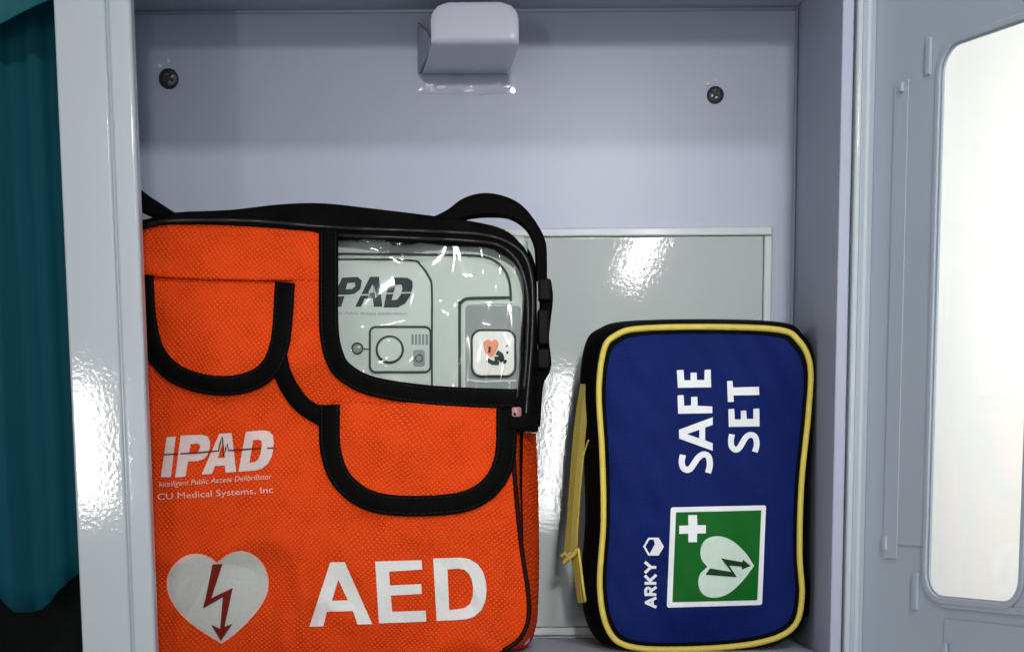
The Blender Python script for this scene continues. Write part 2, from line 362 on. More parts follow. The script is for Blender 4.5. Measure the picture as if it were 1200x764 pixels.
# pale plate on the back panel with a raised rim
def back(px, py, off=0.0): return pix(px, py, -off)
a = pix(640, 266, -0.002); b_ = pix(905, 268, -0.002); zb = pix(660, 744, -0.002).z
px0, px1, pz0, pz1 = pix(230, 266, 0).x, b_.x, zb, (a.z+b_.z)/2
rimw = 0.0056
pl = box('back_plate', px0+rimw, px1-rimw, -0.0030, -0.0003, pz0+rimw, pz1-rimw, M['plate'], cab, 0.0006)
box('plate_rim', px0, px1, -0.0046, -0.0003, pz1-rimw+0.0002, pz1, M['plate_rim'], pl, 0.0012, 3)
box('plate_rim', px0, px1, -0.0046, -0.0003, pz0, pz0+rimw-0.0002, M['plate_rim'], pl, 0.0012, 3)
box('plate_rim', px1-rimw+0.0002, px1, -0.0045, -0.0003, pz0+rimw, pz1-rimw, M['plate_rim'], pl, 0.0012, 3)
box('plate_rim', px0, px0+rimw-0.0002, -0.0045, -0.0003, pz0+rimw, pz1-rimw, M['plate_rim'], pl, 0.0012, 3)

# screws
def screw(px, py, r):
    c = pix(px, py, 0); bm = bmesh.new(); n = 28; rows = []
    for rr, y in ((1, 0), (1, -0.0012), (0.93, -0.0021), (0.72, -0.0028), (0.40, -0.0031)):
        rows.append([bm.verts.new((c.x+math.cos(2*math.pi*k/n)*r*rr, y-0.0002, c.z+math.sin(2*math.pi*k/n)*r*rr)) for k in range(n)])
    for p, q in zip(rows, rows[1:]):
        for k in range(n): bm.faces.new((p[k], p[(k+1) % n], q[(k+1) % n], q[k]))
    bm.faces.new(rows[-1])
    s = bm_obj('screw', bm, M['screw'], cab, True, label='dark cross-head screw in the back panel')
    bm = bmesh.new(); ang = 0.5
    for k in range(2):
        m_ = Matrix.Translation((c.x, -0.0034, c.z)) @ Matrix.Rotation(ang+k*math.pi/2, 4, 'Y')
        v0 = len(bm.verts); box_bm(bm, -r*0.62, r*0.62, -0.0004-k*0.0001, 0.0006, -r*0.17, r*0.17)
        bm.verts.ensure_lookup_table(); bmesh.ops.transform(bm, matrix=m_, verts=bm.verts[v0:])
    bm_obj('cross_recess', bm, M['screw_hole'], s, False)
    for (dx, dz, rr) in ((-0.9, 1.25, 0.26), (0.05, 1.7, 0.24)):   # chipped enamel flecks
        bm = bmesh.new(); bmesh.ops.create_icosphere(bm, subdivisions=2, radius=r*rr)
        for v in bm.verts: v.co = Vector((c.x+dx*r+v.co.x, -0.0004+v.co.y*0.5, c.z+dz*r+v.co.z*0.8))
        bm_obj('paint_fleck', bm, M['white_lab'], s, True)
screw(198, 93, 0.0062); screw(838, 112, 0.0053)

# hook: sheet bent out of the back wall and up, rounded top corners
def hook():
    yf = -0.066
    xl, xr = pix(505, 50, yf).x, pix(608, 50, yf).x
    zt, zl = pix(556, 3, yf).z, pix(556, 50, yf).z
    bx0, bx1 = pix(494, 84, -0.002).x, pix(596, 88, -0.002).x
    zw = pix(545, 86, -0.002).z
    bm = bmesh.new(); rows = []
    R = 0.0105
    prof = []   # (y, z, left, right)
    for k in range(9):                       # front lip from the rounded top downwards
        t = k/8; z = zt-(zt-zl-0.003)*t; dz = zt-z
        ins = R-math.sqrt(max(0, R*R-(R-dz)**2)) if dz < R else 0
        prof.append((yf, z, xl+ins, xr-ins))
    for k in range(1, 7):                    # bend
        a = k/6*math.radians(75); r = 0.0032
        prof.append((yf+r-r*math.cos(a), zl+0.003-r*math.sin(a), xl, xr))
    y0, z0 = prof[-1][0], prof[-1][1]
    for k in range(1, 9):                    # underside sloping back to the wall
        t = k/8
        prof.append((y0+(-0.0015-y0)*t, z0+(zw-z0)*t-0.0016*math.sin(t*math.pi), xl+(bx0-xl)*t, xr+(bx1-xr)*t))
    bm = bmesh.new()
    for (y, z, l, r) in prof: rows.append([bm.verts.new((l+(r-l)*k/12, y, z)) for k in range(13)])
    for p, q in zip(rows, rows[1:]):
        for k in range(12): bm.faces.new((p[k], p[k+1], q[k+1], q[k]))
    h = bm_obj('hook', bm, M['hook'], cab, True, label='white bent sheet hook under the cabinet roof')
    md = h.modifiers.new('solid', 'SOLIDIFY'); md.thickness = 0.0016; md.offset = 0
    bv = h.modifiers.new('bevel', 'BEVEL'); bv.width = 0.0005; bv.segments = 2; bv.limit_method = 'ANGLE'
    # side web on the left
    bm = bmesh.new()
    vv = [bm.verts.new(p) for p in ((bx0-0.001, -0.002, zw), (bx0-0.001, -0.002, zw+0.030), (xl-0.0002, yf+0.016, zl+0.006), (xl-0.0002, yf+0.016, zl-0.001))]
    bm.faces.new(vv)
    g = bm_obj('hook_web', bm, M['paint_in'], h, False); md = g.modifiers.new('solid', 'SOLIDIFY'); md.thickness = 0.0014
    # low welded foot; three white blobs added as highlight spots
    bm = bmesh.new(); n = 30; rows = []
    for j in range(7):
        t = j/6; row = []
        for i in range(n+1):
            s = i/n; x = bx0-0.004+(bx1-bx0+0.008)*s; z = zw-0.0125*t+0.0006*math.sin(s*9)
            y = -0.0004-0.0016*math.sin(t*math.pi)**0.8*(0.75+0.35*math.sin(s*17+1)+0.15*math.sin(s*31))*min(1, 8*s, 8*(1-s))
            row.append(bm.verts.new((x, y, z)))
        rows.append(row)
    for p, q in zip(rows, rows[1:]):
        for k in range(n): bm.faces.new((p[k], p[k+1], q[k+1], q[k]))
    bm_obj('hook_foot', bm, M['foot'], h, True)
    for (px, py, rx) in ((518, 103, 6.5), (549, 107, 6.5), (595, 102, 5)):
        c = pix(px, py, -0.001); bm = bmesh.new(); bmesh.ops.create_uvsphere(bm, u_segments=16, v_segments=10, radius=1)
        for v in bm.verts: v.co = Vector((c.x+v.co.x*rx/1790, c.y+v.co.y*0.0014, c.z+v.co.z*0.0013))
        bm_obj('glint_bead', bm, M['bead'], h, True)
hook()

# ------------------------------------------------------------------ door (part of the cabinet)
ANG, HX = 1.146, 0.2253
DV = Vector((math.cos(ANG), -math.sin(ANG), 0)); DN = Vector((-math.sin(ANG), -math.cos(ANG), 0)); DH = Vector((HX, -DEPTH, 0))
def dpos(px, py, wofs=0.0):
    d = ray(px, py); o = DH+DN*wofs; t = (o-CAM).dot(DN)/d.dot(DN); p = CAM+d*t
    return (p-o).dot(DV), p.z
def dpt(u, z, wofs=0.0): return DH+DV*u+DN*wofs+Vector((0, 0, z))
WL, WT, WB = 0.060, 0.1644, -0.1154
WR = dpos(1196, 640)[0]
DW = WR+WL*1.2
def dsheet(name, loops, wofs, thick, mat, parent, bevel=0.0, label=None):
    bm = bmesh.new()
    for lp in loops:
        v = [bm.verts.new((p[0], p[1], 0)) for p in lp]
        for i in range(len(v)): bm.edges.new((v[i], v[(i+1) % len(v)]))
    bmesh.ops.triangle_fill(bm, use_beauty=True, edges=bm.edges[:])
    r = bmesh.ops.extrude_face_region(bm, geom=bm.faces[:])
    for g in r['geom']:
        if isinstance(g, bmesh.types.BMVert): g.co.z = 1
    for v in bm.verts: v.co = dpt(v.co.x, v.co.y, wofs-thick*(1-v.co.z) if False else wofs-thick+thick*v.co.z)
    return bm_obj(name, bm, mat, parent, False, bevel, 2, label)
ZB, ZT = ZF-0.028, ZR+0.028
R_ = 0.012
win = rrect(WL, WB, WR, WT, R_)
PD = M['paint_door']
door = dsheet('door', [[(0.0, ZB), (DW, ZB), (DW, ZT), (0.0, ZT)], win], 0.0, 0.0012, PD, cab, label='grey blue inner face of the swung-open door')
# door edge flanges
dsheet('edge_flange', [[(0.0005, ZB), (0.0018, ZB), (0.0018, ZT), (0.0005, ZT)]], 0.0085, 0.0083, PD, door, 0.0005)
dsheet('edge_flange', [[(DW-0.0018, ZB), (DW-0.0005, ZB), (DW-0.0005, ZT), (DW-0.0018, ZT)]], 0.014, 0.0138, PD, door, 0.0005)
# raised bead round the window, clips and keeper strips
dsheet('window_bead', [rrect(WL-0.0042, WB-0.0042, WR+0.0042, WT+0.0042, R_+0.004), rrect(WL-0.0008, WB-0.0008, WR+0.0008, WT+0.0008, R_+0.001)], 0.0018, 0.0016, PD, door, 0.0006)
dsheet('window_pane', [rrect(WL-0.0030, WB-0.003, WR+0.003, WT+0.003, R_)], -0.0016, 0.0020, M['acrylic'], door, 0)
def dquad(name, pxs, w, th, mat, bev=0.0005):
    pts = [dpos(*p) for p in pxs]
    us = [p[0] for p in pts]; zs = [p[1] for p in pts]
    return dsheet(name, [[(min(us), min(zs)), (max(us), min(zs)), (max(us), max(zs)), (min(us), max(zs))]], w, th, mat, door, bev)
dquad('keeper_strip', [(1052, 100), (1088, 640)], 0.0009, 0.0007, PD, 0.0008)
dquad('strip_edge', [(1050, 98), (1052.5, 655)], 0.0012, 0.0010, PD, 0.0005)
dquad('clip', [(1089.5, 45), (1092.5, 88)], 0.0022, 0.0020, PD, 0.0005)
dquad('clip', [(1073, 670), (1077, 714)], 0.0022, 0.0020, PD, 0.0005)
dquad('clip', [(1058, 98), (1062, 108)], 0.0030, 0.0019, PD, 0.0006)
dquad('clip', [(1038, 628), (1041.5, 644)], 0.0026, 0.0024, PD, 0.0006)
dquad('keeper_strip', [(1103, 703), (1210, 722)], 0.0012, 0.0010, PD, 0.0008)
dquad('lower_plate', [(1108, 724), (1215, 790)], 0.0010, 0.0008, PD, 0.0008)
dquad('clip', [(1111, 752), (1114, 775)], 0.0038, 0.0019, PD, 0.0006)

# ------------------------------------------------------------------ orange bag
def SB(px, py, off=0.0):
    u = (px-390)/245; v = (py-515)/262
    u = max(-1, min(1, u)); v = max(-1, min(1, v))
    bulge = 0.014*(1-abs(u)**2.4)*(1-abs(v)**4)
    wr = 0.0010*math.sin(px*0.021+py*0.013)+0.0007*math.sin(py*0.043-px*0.017)+0.0011*noise.noise(Vector((px*0.012, py*0.014, 3.1)))
    wr += 0.0046*noise.noise(Vector((px*0.0065, py*0.0075, 5.7)))
    wr += 0.0024*noise.noise(Vector(((px+py*0.5)*0.022, (py-px*0.35)*0.008, 1.3)))
    wr += 0.0062*max(0, 1-5*abs(noise.noise(Vector((px*0.0062+4, py*0.0054, 9.4)))))*min(1, max(0, (py-330)/80))
    wr += 0.0040*max(0, 1-5*abs(noise.noise(Vector(((px-py)*0.007, (py+px)*0.0045, 2.9)))))
    wr -= 0.0034*math.exp(-(((px-425)/70)**2+((py-612)/16)**2))+0.0026*math.exp(-(((px-255)/60)**2+((py-476)/14)**2))
    Y = -0.104-0.009*(py-270)/490-bulge-wr*(1-abs(u)**6)
    return pix(px, py, Y-off)
bag = thing('orange_bag', (pix(390, 760, -0.06).x, -0.06, ZF), 'orange nylon carry bag with black bindings, clear window and AED lettering', 'bag')
OR, BK = M['orange'], M['black']
front = smooth_path([(150, 300), (158, 280), (172, 267), (200, 262), (240, 261), (290, 263), (340, 267)], n=5)
front = [tuple(p) for p in front]
front += [(385, 271), (385, 385), (390, 415), (402, 435), (435, 454), (496, 464), (560, 468), (601, 470)]
front += [tuple(p) for p in smooth_path([(601, 520), (604, 580), (611, 640), (619, 695), (618, 728), (606, 750), (584, 763), (540, 765)], n=5)]
front += [(300, 765), (152, 765)]
# front shell: orange nylon with the notch where the window sits
sheet('front_panel', [front], SB, 0.0, OR, bag, grid=6)
# black inner shell: sides, top, back
outer = smooth_path([(150, 310), (160, 276), (200, 262), (290, 263), (400, 270), (520, 275), (585, 281), (612, 300), (619, 340), (616, 420), (611, 480), (610, 560), (613, 640), (618, 700), (614, 736), (600, 758), (560, 764), (300, 764), (170, 764), (152, 745), (150, 600), (149, 450)], True, 5)
L0 = [SB(p.x, p.y, -0.0015) for p in outer]
def grow(p, k, Y):
    c = Vector((385, 515)); q = Vector((p.x, p.y))
    d = Vector((1 if q.x > c.x else -0.3, -1 if q.y < 400 else 0.0))
    s = Vector((d.x*min(1, abs(q.x-c.x)/200)*k, d.y*min(1, abs(q.y-c.y)/240)*k*0.4))
    r = pix(q.x+s.x, min(q.y+s.y, 800), Y); r.z = max(r.z, ZF+0.0008); return r
L1 = [grow(p, 10, -0.075) for p in outer]; L2 = [grow(p, 10, -0.035) for p in outer]; L3 = [grow(p, 0, -0.0065) for p in outer]
loft('shell', [L0, L1, L2, L3], M['black_plain'], bag)
# orange right gusset below the black yoke
pa = smooth_path([(601, 506), (602, 540), (605, 580), (611, 640), (619, 695), (619, 726), (609, 748), (590, 762)], n=6)
pb = smooth_path([(628, 508), (630, 545), (631, 590), (632, 650), (631, 700), (629, 730), (622, 752), (610, 763)], n=6)
pc = smooth_path([(626, 510), (627, 545), (628, 590), (629, 650), (628, 700), (626, 730), (619, 748), (605, 758)], n=6)
mid = [(a+b)/2 for a, b in zip(pa, pb)]
def fl(p): p.z = max(p.z, ZF+0.0006); return p
loft('side_gusset', [[SB(p.x, p.y, -0.0008) for p in pa], [fl(pix(p.x+2, p.y, -0.098)) for p in mid], [fl(pix(p.x, p.y, -0.080)) for p in pb], [fl(pix(p.x, p.y, -0.03)) for p in pc]], OR, bag, cap_last=False, closed=False)
tube('seam_piping', [SB(p.x, p.y, 0.0006) for p in pa], 0.0014, M['dark_seam'], bag)
# top band over the pocket mouth
band = [(150, 288), (160, 274), (200, 263), (290, 264), (380, 271), (380, 330), (341, 328), (300, 328), (240, 327), (190, 324), (150, 318)]
sheet('top_band', [band], SB, 0, OR, bag, grid=9, thick=0.0012, noff=lambda x, y: 0.0003+0.0060*max(0, min(1, (y-275)/45))*max(0, min(1, (350-x)/28)))
# pocket flaps
def flapoff(cx, cy, rx, ry, top): return lambda x, y: 0.0008+top*max(0, 1-((x-cx)/rx)**2)*max(0, 1-((y-cy)/ry)**2)
f1 = [tuple(p) for p in smooth_path([(172, 318), (176, 375), (187, 412), (215, 439), (262, 449), (303, 436), (323, 404), (331, 330)], n=4)]
sheet('pocket_flap', [f1], SB, 0, OR, bag, grid=9, thick=0.001, noff=flapoff(255, 385, 105, 90, 0.004))
f2 = [tuple(p) for p in smooth_path([(390, 470), (393, 530), (412, 564), (450, 584), (530, 584), (568, 567), (587, 535), (590, 474)], n=4)]
sheet('pocket_flap', [f2], SB, 0, OR, bag, grid=9, thick=0.001, noff=flapoff(490, 530, 125, 85, 0.004))
ribbon('flap_binding', [(168, 321), (172, 375), (183, 414), (212, 441), (262, 452), (306, 440), (327, 405), (334, 331)], 24, SB, 0.0015, 0.0022, BK, bag)
ribbon('flap_binding', [(386, 474), (388, 530), (406, 568), (448, 590), (530, 590), (571, 573), (591, 538), (594, 478)], 25, SB, 0.0015, 0.0022, BK, bag)
ribbon('binding_tail', [(324, 405), (332, 440), (352, 472), (384, 493)], 21, SB, 0.0010, 0.0020, BK, bag)
# window frame binding, bottom one continues to the side yoke
ribbon('window_binding', [(385, 266), (385, 330), (385.5, 385), (391, 415), (403, 435), (435, 452), (496, 462), (560, 466), (606, 467)], 23, SB, 0.0012, 0.0024, BK, bag)
def stitches(pts, wd, off):
    P = smooth_path([Vector((p[0], p[1])) for p in pts], n=24); bm = bmesh.new()
    for side in (-0.36, 0.36):
        acc = 0.0; start = None
        Q = []
        for i in range(len(P)):
            t = (P[min(i+1, len(P)-1)]-P[max(i-1, 0)]).normalized(); Q.append(P[i]+Vector((-t.y, t.x))*wd*side)
        seg = []; d = 0.0
        for a, b in zip(Q, Q[1:]):
            d += (b-a).length; seg.append(a)
            if d > 4.2:
                if len(seg) > 1: stroke_bm(bm, [tuple(seg[0]), tuple(seg[0]+(b-seg[0])*0.68)], 1.0, SB, off)
                seg = []; d = 0.0
    face_front(bm); me = bpy.data.meshes.new('stitching'); bm.to_mesh(me); bm.free()
    link('stitching', me, M['thread'], bag, False)
stitches([(168, 321), (172, 375), (183, 414), (212, 441), (262, 452), (306, 440), (327, 405), (334, 331)], 24, 0.0041)
stitches([(386, 474), (388, 530), (406, 568), (448, 590), (530, 590), (571, 573), (591, 538), (594, 478)], 25, 0.0041)
stitches([(385, 272), (385, 330), (385.5, 385), (391, 415), (403, 435), (435, 452), (496, 462), (560, 466), (606, 467)], 23, 0.0040)
# black top edge: sheet between silhouette and the orange edge, rolling back
topb = [tuple(p) for p in smooth_path([(150, 262), (175, 256), (207, 249), (270, 246), (330, 239.5), (380, 238.5), (440, 245), (515, 254), (556, 260), (590, 269), (611, 286), (621, 304), (627, 330), (630, 400), (629, 470), (631, 504)], n=4)]
topin = [tuple(p) for p in smooth_path([(601, 505), (601, 474), (611, 462), (613, 400), (617, 350), (613, 322), (598, 301), (570, 290), (530, 286), (480, 283), (400, 279), (374, 272), (340, 268), (290, 264), (240, 262), (200, 262.5), (172, 267), (150, 278)], n=4)]
def topoff(x, y): return 0.0018
sheet('top_yoke', [topb+topin], SB, 0, BK, bag, grid=10, thick=0.004, noff=topoff)
tube('zip_piping', [SB(p.x, p.y, 0.0028) for p in smooth_path([(172, 264), (200, 259), (290, 259), (380, 266), (440, 269), (520, 272), (570, 276), (600, 287), (617, 305), (624, 340), (623, 400), (619, 450), (616, 488)], n=8)], 0.0011, M['black_gloss'], bag)
tube('zip_piping', [SB(p.x, p.y, 0.0026) for p in smooth_path([(396, 276), (480, 279), (545, 282), (582, 287), (604, 303), (615, 328), (619, 360), (617, 420), (614, 456)], n=8)], 0.0010, M['black_gloss'], bag)
ribbon('yoke_strap', [(597, 492), (615, 494), (631, 496)], 22, SB, 0.0022, 0.002, BK, bag)
sheet('snap_tab', [rrect(600, 477, 611, 488, 2.5)], SB, 0.0045, M['pinkdot'], bag, thick=0.001)
# clear vinyl window
vin = [tuple(p) for p in smooth_path([(394, 276), (480, 280), (545, 283), (580, 289), (602, 304), (613, 326), (617, 352), (615, 400), (612, 454), (540, 456), (460, 452), (425, 443), (403, 424), (394, 392)], True, 4)]
def voff(x, y):
    e = max(0, (x-540)/75)
    return 0.0004+0.0024*noise.noise(Vector((x*0.018, y*0.010, 0.4)))+0.0016*e*math.sin(x*0.24+y*0.02)*0.6
sheet('clear_window', [vin], SB, 0, M['vinyl'], bag, grid=4, noff=voff)
# shoulder strap: humps over the top right corner and runs down the side
def strap(name, pts, widths, Y0, Y1, label=None):
    P = smooth_path([Vector((*p, 0)) for p in pts], n=7); m = len(P); bm = bmesh.new(); rows = []
    W = smooth_path([Vector((q, 0, 0)) for q in widths], n=7)
    for i in range(m):
        t = (P[min(i+1, m-1)]-P[max(i-1, 0)]).normalized(); nn = Vector((-t.y, t.x, 0))*(W[i].x/2)
        a, b = P[i]+nn, P[i]-nn; o = []
        for (q, Y) in ((a, Y0+0.002), (P[i]+nn*0.6, Y0), (P[i]-nn*0.6, Y0), (b, Y0+0.002), (b, Y1), (a, Y1)):
            o.append(bm.verts.new(pix(q.x, q.y, Y)))
        rows.append(o)
    for p, q in zip(rows, rows[1:]):
        for k in range(6): bm.faces.new((p[k], p[(k+1) % 6], q[(k+1) % 6], q[k]))
    bm.faces.new(rows[0]); bm.faces.new(rows[-1][::-1])
    return bm_obj(name, bm, BK, bag, False, label=label)
strap('shoulder_strap', [(505, 262), (528, 254), (550, 244), (574, 241), (601, 247), (621, 264), (632, 285), (634, 306), (634, 330)], [12, 18, 27, 29, 23, 16, 15, 14, 14], -0.092, -0.062)
strap('shoulder_strap', [(638, 330), (640, 352), (637, 395), (638, 428), (630, 450), (627, 500)], [16, 16, 13, 16, 14, 12], -0.093, -0.070)
strap('shoulder_strap', [(140, 216), (165, 236), (188, 249), (210, 258)], [24, 22, 18, 10], -0.094, -0.070)
def pblock(name, x0, y0, x1, y1, Y0, Y1, mat):
    a, b = pix(x0, y0, Y0), pix(x1, y1, Y0)
    return box(name, a.x, b.x, Y0, Y1, b.z, a.z, mat, bag, 0.0016, 3)
pblock('strap_buckle', 631, 326, 646, 352, -0.099, -0.084, M['buckle'])
pblock('strap_buckle', 630, 362, 643.5, 404, -0.098, -0.085, M['buckle'])
pblock('strap_buckle', 629, 408, 645, 432, -0.099, -0.084, M['buckle'])

# --- print on the bag
def aed(p): return zp(p, 5, 350, 640)
A = [aed([(62, 470), (185, 92), (270, 92), (432, 455), (345, 457), (318, 378), (165, 382), (145, 468)]), aed([(195, 318), (232, 195), (288, 315)])]
E_ = [aed([(448, 88), (720, 80), (725, 135), (530, 148), (535, 228), (718, 220), (722, 278), (540, 288), (548, 382), (745, 375), (748, 440), (470, 450)])]
D_ = [aed([(788, 70), (950, 65), (1000, 74), (1048, 102), (1082, 150), (1098, 210), (1101, 260), (1095, 315), (1072, 372), (1030, 410), (985, 425), (940, 430), (808, 436)]),
      aed([(872, 135), (935, 130), (970, 136), (998, 160), (1014, 195), (1022, 240), (1020, 290), (1005, 335), (975, 358), (940, 366), (882, 372)])]
for lp in (A, E_, D_): sheet('letter', lp, SB, 0.0006, M['print_white'], bag, grid=6)
def ip(p): return zp(p, 6.947, 170, 490)
logo = [[ip([(175, 155), (250, 148), (210, 478), (128, 480)])],
        [ip([(290, 140), (460, 134), (508, 146), (530, 185), (528, 240), (512, 290), (480, 330), (430, 347), (350, 352), (328, 475), (245, 480)]), ip([(372, 210), (430, 205), (448, 218), (446, 245), (436, 270), (415, 277), (358, 285)])],
        [ip([(605, 125), (705, 120), (742, 435), (655, 442), (650, 385), (570, 388), (545, 452), (460, 458)]), ip([(632, 200), (652, 320), (592, 322)])],
        [ip([(820, 110), (955, 98), (1010, 106), (1042, 140), (1047, 190), (1045, 245), (1032, 310), (1000, 370), (950, 410), (900, 425), (760, 435)]), ip([(880, 180), (925, 172), (948, 185), (950, 225), (940, 290), (920, 335), (895, 355), (850, 362)])]]
for lp in logo: sheet('letter', lp, SB, 0.0006, M['print_logo'], bag, grid=6)
strokes('pulse_line', [(ip([(148, 296), (380, 284), (560, 268), (598, 265), (612, 200), (628, 150), (636, 230), (640, 310), (655, 250), (668, 205), (680, 262), (800, 254), (1050, 240)]), False)], 1.7, SB, 0.0014, M['print_dark'], bag)
text_sheet('small_print', 'Intelligent Public Access Defibrillator', *ip([(112, 560), (1036, 492)]), 9.0, SB, 0.0009, M['print_pink'], bag, shear=0.25)
text_sheet('small_print', 'CU Medical Systems, Inc', *ip([(103, 664), (1042, 605)]), 10.5, SB, 0.0009, M['print_pink'], bag)
def hz(p): return zp(p, 5.7, 180, 630)
heart_o = [tuple(p) for p in smooth_path([Vector(q) for q in hz([(422, 165), (375, 128), (295, 105), (210, 122), (132, 182), (92, 258), (90, 340), (117, 420), (180, 510), (270, 588), (370, 655), (455, 706)])], n=4)]
heart_o += [tuple(p) for p in smooth_path([Vector(q) for q in hz([(455, 706), (545, 640), (640, 550), (718, 452), (760, 365), (768, 280), (740, 190), (682, 122), (605, 88), (530, 96), (465, 130), (422, 165)])], n=4)][1:-1]
cxh, cyh = 255, 695
heart_i = [(cxh+(x-cxh)*0.945, cyh+(y-cyh)*0.945) for x, y in heart_o]
sheet('heart_rim', [heart_o], SB, 0.0006, M['print_pink'], bag, grid=6)
hs = sheet('heart', [heart_i], SB, 0.0011, M['print_silver'], bag, grid=6)
bolt = hz([(392, 176), (460, 174), (386, 402), (530, 332), (515, 400), (474, 592), (528, 572), (449, 688), (383, 578), (444, 606), (462, 396), (328, 472), (348, 400)])
sheet('bolt_arrow', [bolt], SB, 0.0018, M['print_dark'], bag, grid=6)

# ------------------------------------------------------------------ AED unit seen through the window
DEVY = -0.0965
def SD(px, py, off=0.0): return pix(px, py, DEVY-off)
SD_ = SD
dev = thing('defibrillator', (pix(470, 760, -0.06).x, -0.06, ZF+0.004), 'pale grey-green defibrillator with charcoal lettering behind the clear bag window', 'defibrillator')
dxa, dxb = pix(330, 400, DEVY).x, pix(619, 400, DEVY).x
dzt = pix(500, 276, DEVY).z
box('body', dxa, dxb, DEVY, -0.045, ZF+0.004, dzt, M['device'], dev, 0.004, 4)
def dz_(p): return zp(p, 3.82, 380, 270)
fc = [tuple(p) for p in smooth_path([Vector(q) for q in dz_([(0, 112), (480, 116), (690, 122), (762, 148), (806, 195), (824, 252), (828, 330)])], n=4)]+dz_([(828, 760), (0, 760)])
face = sheet('face_plate', [fc], SD, 0.0010, M['device'], dev, thick=0.001)
lpn = [tuple(p) for p in smooth_path([Vector(q) for q in dz_([(0, 134), (365, 138), (425, 158), (464, 212), (475, 262), (475, 330)])], n=4)]+dz_([(475, 760), (0, 760)])
lpl = sheet('logo_panel', [lpn], SD, 0.0017, M['device_light'], dev, thick=0.0007)
strokes('groove', [([tuple(p) for p in smooth_path([Vector(q) for q in dz_([(0, 104), (480, 109), (695, 115), (770, 140), (815, 190), (832, 250), (836, 330)])], n=4)], False, 2.6)], 2, SD, 0.0013, M['device_line'], dev)
strokes('groove', [([tuple(p) for p in smooth_path([Vector(q) for q in dz_([(0, 129), (370, 133), (430, 155), (470, 210), (482, 260), (482, 480), (482, 720)])], n=4)], False, 2.2)], 2, SD, 0.0021, M['device_line'], dev)
pod = sheet('control_panel', [rrect(*dz_([(206, 434)])[0], *dz_([(474, 632)])[0], 6)], SD, 0.0024, M['device'], dev, thick=0.0006)
strokes('groove', [(rrect(*dz_([(204, 432)])[0], *dz_([(476, 634)])[0], 7), True, 2.6)], 2, SD, 0.0027, M['device_line'], dev)
cc_ = dz_([(293, 533)])[0]
sheet('round_button', [circle(*cc_, 14)], SD, 0.0050, M['device_light'], dev, thick=0.0022)
strokes('button_ring', [(circle(*cc_, 15.5), True)], 2.4, SD, 0.0032, M['device_line'], dev)
kc = dz_([(148, 528)])[0]
sheet('indicator', [circle(*kc, 5.2)], SD, 0.0030, M['device_dark'], dev, thick=0.0008)
strokes('button_ring', [(circle(*kc, 6.2), True)], 2.0, SD, 0.0026, M['device_line'], dev)
strokes('groove', [(dz_([(172, 530), (204, 532)]), False)], 1.6, SD, 0.0024, M['device_line'], dev)
bm = bmesh.new()
for k in range(5):
    x = 395+k*16; stroke_bm(bm, dz_([(x, 465), (x, 512)]), 2.6, SD, 0.0030)
face_front(bm); me = bpy.data.meshes.new('speaker_grille'); bm.to_mesh(me); bm.free(); link('speaker_grille', me, M['device_dark'], dev)
sheet('soft_key', [rrect(*dz_([(398, 535)])[0], *dz_([(450, 608)])[0], 3)], SD, 0.0031, M['device_dark'], dev, thick=0.0007)
strokes('key_symbol', [(circle(*dz_([(424, 572)])[0], 4.2), True)], 1.4, SD, 0.0034, M['device_line'], dev)
# right recess with shock button
strokes('groove', [([tuple(p) for p in smooth_path([Vector(q) for q in dz_([(606, 760), (606, 360), (612, 325), (640, 306), (720, 303), (830, 301)])], n=5)], False, 3.4)], 2, SD, 0.0018, M['device_line'], dev)
sheet('recess', [rrect(*dz_([(632, 338)])[0], *dz_([(880, 780)])[0], 4)], SD, 0.0017, M['device_dark'], dev)
strokes('recess_edge', [([tuple(p) for p in smooth_path([Vector(q) for q in dz_([(626, 760), (626, 365), (634, 338), (660, 328), (850, 322)])], n=4)], False, 2.4)], 2, SD, 0.0021, M['device_light'], dev)
bt = sheet('shock_button', [rrect(*dz_([(665, 452)])[0], *dz_([(850, 648)])[0], 10)], SD, 0.0066, M['button'], dev, thick=0.0045)
strokes('button_outline', [(rrect(*dz_([(660, 446)])[0], *dz_([(856, 656)])[0], 11), True)], 2, SD, 0.0024, M['device_line'], dev)
blob = [tuple(p) for p in smooth_path([Vector(q) for q in dz_([(714, 522), (716, 498), (736, 488), (748, 498), (764, 488), (780, 504), (774, 532), (752, 566), (728, 556)])], True, 3)]
sheet('heart_symbol', [blob], SD, 0.0069, M['button_orange'], bt)
strokes('button_symbol', [(dz_([(728, 578), (752, 592), (782, 594)]), False, 5), (dz_([(772, 545), (790, 556), (798, 588)]), False, 6), (dz_([(762, 575), (806, 570)]), False, 5), (dz_([(806, 596), (814, 580)]), False, 3), (dz_([(815, 515), (822, 518)]), False, 3), (dz_([(815, 545), (824, 548)]), False, 3), (dz_([(742, 520), (738, 548)]), False, 3)], 3, SD, 0.0072, M['device_logo'], bt)
strokes('recess_edge', [(dz_([(640, 668), (700, 676), (860, 672)]), False, 2.5)], 2, SD, 0.0026, M['device_light'], dev)
padl = [[dz_([(62, 250), (80, 212), (150, 208), (168, 225), (162, 262), (136, 284), (92, 290), (76, 342), (34, 342)]), dz_([(104, 236), (136, 234), (140, 248), (126, 262), (96, 264)])],
        [dz_([(205, 208), (245, 208), (260, 342), (222, 342), (217, 304), (180, 306), (165, 342), (138, 342)]), dz_([(217, 240), (222, 278), (196, 280)])],
        [dz_([(292, 210), (372, 212), (394, 226), (396, 255), (384, 295), (362, 328), (330, 345), (266, 345)]), dz_([(320, 243), (346, 243), (350, 262), (340, 292), (325, 310), (302, 312)])]]
for lp in padl: sheet('letter', lp, SD, 0.0021, M['device_logo'], dev)
